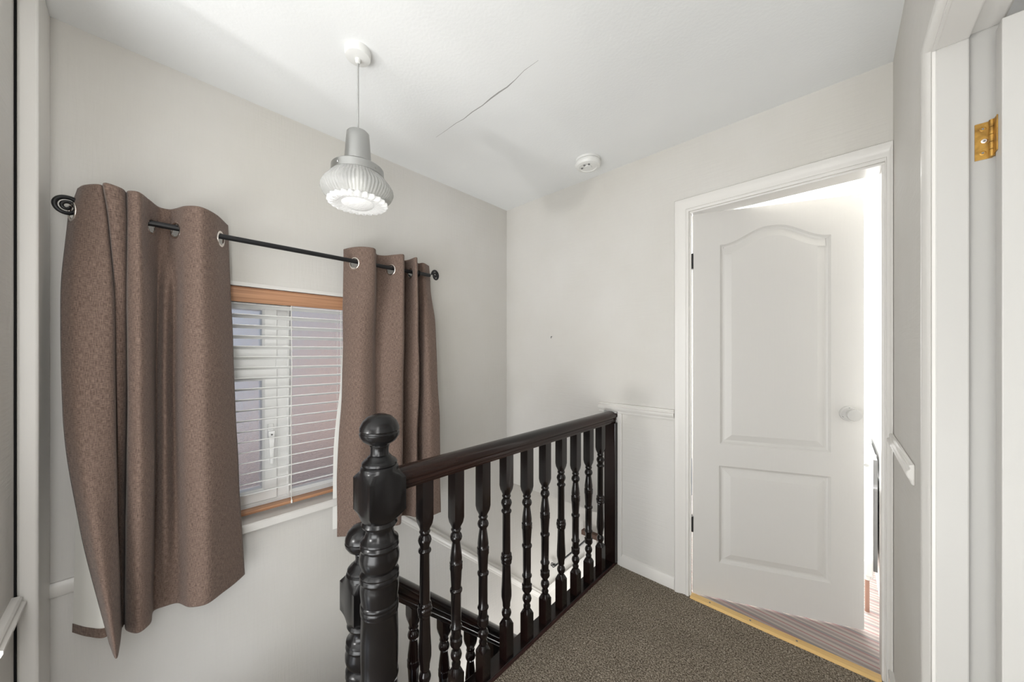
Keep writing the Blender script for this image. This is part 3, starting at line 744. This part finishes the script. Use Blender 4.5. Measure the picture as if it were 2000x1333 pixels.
# newels
def newel_prof(z0):
    """z0 = height of the very top"""
    P = [(0.0005,0),(.016,-.002),(.034,-.009),(.048,-.022),(.0555,-.038),(.057,-.048),(.0555,-.0505),(.0555,-.054),(.0575,-.0565),(.056,-.066),(.047,-.080),(.034,-.089),(.027,-.092),
         (.0285,-.095),(.027,-.099),(.0255,-.112),(.027,-.122),(.034,-.128),(.036,-.132),(.044,-.137),(.050,-.144),(.0505,-.150),(.048,-.153),(.0535,-.158),(.0545,-.163),(.0545,-.167,.02),
         (.0548,-.170,.12),(.0555,-.190,1),(.0555,-.286,1),(.052,-.310,.2),(.047,-.316,0),(.049,-.320,0),(.0515,-.326),(.049,-.332),(.041,-.336),(.039,-.345),(.042,-.362),(.049,-.370),(.0535,-.374),(.0545,-.379),(.052,-.383),(.0545,-.388),(.0555,-.393),(.0525,-.398),
         (.0525,-.402),(.0565,-.418),(.0565,-.435),(.052,-.452),(.0465,-.462),(.0525,-.467),(.0555,-.472),(.0535,-.477),(.0555,-.482),(.056,-.488),(.053,-.493),(.0525,-.497),(.0545,-.508),(.0545,-.525),(.0525,-.545),(.0515,-.556),
         (.054,-.560),(.0545,-.565),(.053,-.569),(.0545,-.574),(.0545,-.579),(.053,-.583),(.0535,-.588),(.0515,-.592),(.0535,-.66),(.0535,-.72),(.0515,-.77),(.0535,-.775),(.0545,-.781),(.0535,-.786),(.051,-.79),
         (.051,-.80),(.053,-.83),(.046,-.86),(.05,-.868),(.052,-.875),(.05,-.882),(.0555,-.90,1),(.0555,-1.09,1)]
    P = [(p[0], z0+p[1], p[2] if len(p) > 2 else 0) for p in P]; P.reverse(); return P
def newel(root, z0):
    prof = newel_prof(z0)
    cut = [i for i, p in enumerate(prof) if p[1] <= z0-.153]
    b = nb(); lathe(b, [prof[i] for i in cut], (0,0,0), 64); obj('post', b, 'newel', root, smooth=32)
    b = nb(); lathe(b, prof[len(cut)-1:], (0,0,0), 64); obj('ball_cap', b, 'newel', root, smooth=32)
n1 = thing('newel_post', 'tall black turned newel post with ball cap at the landing corner', 'newel post', (BXl, .487, 0), 'turned newel posts'); newel(n1, 1.09)
n2 = thing('newel_post', 'lower black newel post half hidden behind the tall one', 'newel post', (-1.145, .503, -.4), 'turned newel posts'); newel(n2, 1.107)
# rails
RP = [(-.022,0),(.022,0),(.024,.004),(.024,.012),(.028,.016),(.0285,.022),(.026,.026),(.0335,.032),(.036,.042),(.033,.053),(.024,.062),(.01,.067),(-.01,.067),(-.024,.062),(-.033,.053),(-.036,.042),(-.0335,.032),(-.026,.026),(-.0285,.022),(-.028,.016),(-.024,.012),(-.024,.004)]
b = nb(); loft(b, [[(BXl+a, y, RZ+c) for a, c in RP] for y in (.541, DY-.002)])
tag(obj('handrail', b, 'rail', smooth=35), 'dark varnished level handrail along the landing balustrade', 'handrail')
sl = -.935; y0, z0 = .557, .450
b = nb(); loft(b, [[(-1.145+a, y, z0+sl*(y-y0)+c*1.33) for a, c in RP] for y in (y0, 2.3)])
tag(obj('handrail', b, 'rail', smooth=35), 'dark sloping handrail running down the lower stairs', 'handrail')
b = nb(); box(b, -1.042, -.974, .542, DY-.002, -.045, .012); br = obj('base_rail', b, 'dark', bevel=.003); tag(br, 'dark timber floor rail under the landing balusters', 'base rail')
b = nb(); box(b, -.974, -.967, .542, DY-.002, -.04, .010); obj('worn_edge', b, 'red_edge', br)
b = nb(); box(b, BXl-.036, BXl+.036, DY-.036, DY-.001, .012, RZ); 
tag(obj('wall_post', b, 'dark', bevel=.003), 'dark square half post against the wall at the handrail end', 'post')
b = nb(); box(b, BXl-.046, BXl+.040, DY-.024, DY-.0005, RZ+.0675, .905)
tag(obj('wall_block', b, 'cable', bevel=.003), 'small grey block on the handrail end under the dado', 'block')
b = nb(); box(b, -1.04, -.985, .545, DY-.002, -.27, -.045)
struct('trim_16', b, 'dark', 'dark fascia under the landing floor rail', 'trim')
# lower balusters and string
for i in range(11):
    y = .688+i*.1365; zt = z0+sl*(y-y0)+.002; ztop = zt
    k = 'fancy'
    zb = zt-.82
    if i == 0:
        low = obj('baluster', spindle('fancy', .012, -.80, -.71), 'dark', smooth=40); o = low
    else:
        o = low.copy(); COL.objects.link(o)
    o.location = (-1.145, y, zt)
    tag(o, f'dark turned baluster, {(ordn+["eleventh"])[i]} down the sloping lower handrail', 'baluster', 'balusters down the lower stairs')
b = nb(); pr = [(-.018,-.30),(.018,-.30),(.018,0),(-.018,0)]
loft(b, [[(-1.145+a, y, -.372+sl*(y-y0)+c) for a, c in pr] for y in (y0, 2.3)])
tag(obj('stair_string', b, 'dark'), 'dark sloping timber string below the lower balusters', 'stair string')

# lower hall handrail on the alcove end wall
def ew(px, py):
    k = (px-1000)/F; dx = k*CR[0]+CF[0]; dy = k*CR[1]+CF[1]; t = (AY-.03)/dy; return Vector((dx*t, AY-.03, CH-(py-687)*t/F))
wr = thing('wall_handrail', 'thin black wall handrail seen low between the balusters', 'handrail', tuple(ew(1090,1100)))
b = nb(); tube(b, [ew(1084,1106), ew(1100,1093), ew(1120,1077), ew(1150,1050)], .007, 10); part('rail', b, 'black', wr, smooth=50)
b = nb(); c0 = ew(1080,1105); pts = []
for i in range(40):
    t = i/39; a = 2*PI*1.6*t; r = .006+.016*t; pts.append(c0+Vector((r*math.cos(a), 0, r*math.sin(a))))
tube(b, pts, .0035, 8); tube(b, [c0, c0+Vector((0,.029,0))], .005, 8); part('bracket', b, 'black', wr, smooth=50)
b = nb()
lo = [ew(1066,1150), ew(1140,1088), ew(1140,1103), ew(1066,1165)]
loft(b, [[p+Vector((0, dy, 0)) for p in lo] for dy in (.012, .031)])
struct('trim_17', b, 'gloss', 'white sloping trim below the lower wall handrail', 'trim')
b = nb(); p = ew(1141,1045); box(b, p.x, p.x+.10, AY-.02, AY-.001, -2.4, p.z); struct('trim_18', b, 'gloss', 'white upright door trim at the foot of the stairs', 'trim')
b = nb(); box(b, p.x-.02, p.x+.14, AY-.04, AY-.001, p.z, p.z+.035); struct('trim_19', b, 'brown', 'brown timber ledge low behind the last balusters', 'trim')

# ------------------------------------------------------------------ far room: radiator, pipe, switch
RY = 2.46
rd = thing('radiator', 'white panel radiator on the wall beyond the open door', 'radiator', (.08, RY, .0))
b = nb(); box(b, .082, .128, RY, RY+.8, .155, .765)
for i in range(20):
    y = RY+.03+i*.039; box(b, .077, .083, y, y+.018, .23, .745)
part('panel', b, 'rad', rd, bevel=.006)
for yy in (.3, .66):
    b = nb(); box(b, .127, RX+.003, RY+yy, RY+yy+.04, .3, .7); part('wall_bracket', b, 'rad', rd)
b = nb(); box(b, .129, .143, RY+.004, RY+.79, .19, .74); part('gap_shade', b, 'grey', rd)  # added dark strip, shade of the gap behind the radiator put into colour
b = nb(); lathe(b, [(.012,0),(.012,.012),(.008,.016),(.008,.02)], (.102, RY, .715), 18, Matrix.Rotation(PI/2,4,'X')); part('air_valve', b, 'alu', rd, smooth=40)
b = nb(); lathe(b, [(.012,.155),(.012,.175),(.02,.18),(.021,.235),(.018,.245),(.004,.247)], (.106, RY-.02, 0), 24); tube(b, [(.106,RY-.02,.20),(.09,RY+.01,.225)], .011, 12)
part('thermostatic_valve', b, 'plastic', rd, smooth=40)
b = nb(); tube(b, [(.106,RY-.02,-.004),(.106,RY-.02,.16)], .0085, 14); part('pipe', b, 'copper', rd, smooth=50)
b = nb(); box(b, RX-.003, RX+.005, 2.54, 2.62, 1.40, 1.50); sw = obj('wall_switch', b, 'plastic', bevel=.002); tag(sw, 'white switch plate on the bright wall beyond the door', 'switch')

# ------------------------------------------------------------------ light
def area(name, loc, rot, size, power, col=(1,1,1), sy=None):
    l = bpy.data.lights.new(name, 'AREA'); l.energy = power; l.color = col; l.size = size
    if sy: l.shape = 'RECTANGLE'; l.size_y = sy
    o = bpy.data.objects.new(name, l); COL.objects.link(o); o.location = loc; o.rotation_euler = [math.radians(a) for a in rot]
    return o
area('rear_window_light', (-.95, -2.6, 1.35), (90,0,4), 1.1, 8, (1,.995,.985), .9)
area('rear_lamp', (-1.2, -1.6, 1.107), (90,0,-6), .12, 18, (1,.99,.98))
area('rear_high_fill', (-.3, -1.3, 2.3), (38,0,18), 1.4, 12, (1,.995,.985))  # added soft fill above and behind the camera, no known fitting
area('rear_up_fill', (-.2, -1.25, .2), (144,0,16), 1.7, 94, (.97,.99,1))  # added upward fill behind the camera, brightens the ceiling
area('side_room_fill', (1.9, .3, 1.5), (90,0,90), 1.4, 2, (1,1,1))  # added fill from the unseen right room, evens out the light
area('camera_side_fill', (-.08, -.23, 1.3), (90,0,86), .26, 11, (1,.995,.985), 1.3)  # added fill beside the camera, brightens the window wall
area('stairwell_fill', (-1.5, 1.2, -1.2), (160,0,0), .9, 46, (1,.995,.98))  # added upward fill in the stairwell, lifts the window wall
area('alcove_fill', (-1.25, 2.1, -.9), (100,0,10), .3, 5, (1,1,1))  # added fill, brightens the end of the stair alcove
area('far_room_light', (-.5, 4.3, 1.5), (90,0,180), 2.0, 120, (1,1,1))
area('far_side_fill', (-.75, 2.35, 1.2), (90,0,-80), .5, 10, (1,1,1))  # added fill for the radiator and the wall behind it
area('far_up_fill', (-.6, 3.2, .6), (180,0,0), 1.5, 45, (1,1,1))  # added low fill aimed up, washes the far room ceiling
sun = bpy.data.lights.new('outdoor_sun', 'SUN'); sun.energy = 3.2; sun.angle = .1
so = bpy.data.objects.new('outdoor_sun', sun); COL.objects.link(so); so.rotation_euler = (math.radians(35), math.radians(-58+90), 0)
so.rotation_euler = (0, math.radians(50), math.radians(0))
W = bpy.data.worlds.new('world'); S.world = W; W.use_nodes = True
W.node_tree.nodes['Background'].inputs[0].default_value = (.42,.48,.58,1); W.node_tree.nodes['Background'].inputs[1].default_value = 1.0
S.view_settings.view_transform = 'Standard'; S.view_settings.look = 'None'; S.view_settings.exposure = 0
S.cycles.max_bounces = 10; S.cycles.diffuse_bounces = 6; S.cycles.transmission_bounces = 8; S.cycles.use_denoising = True
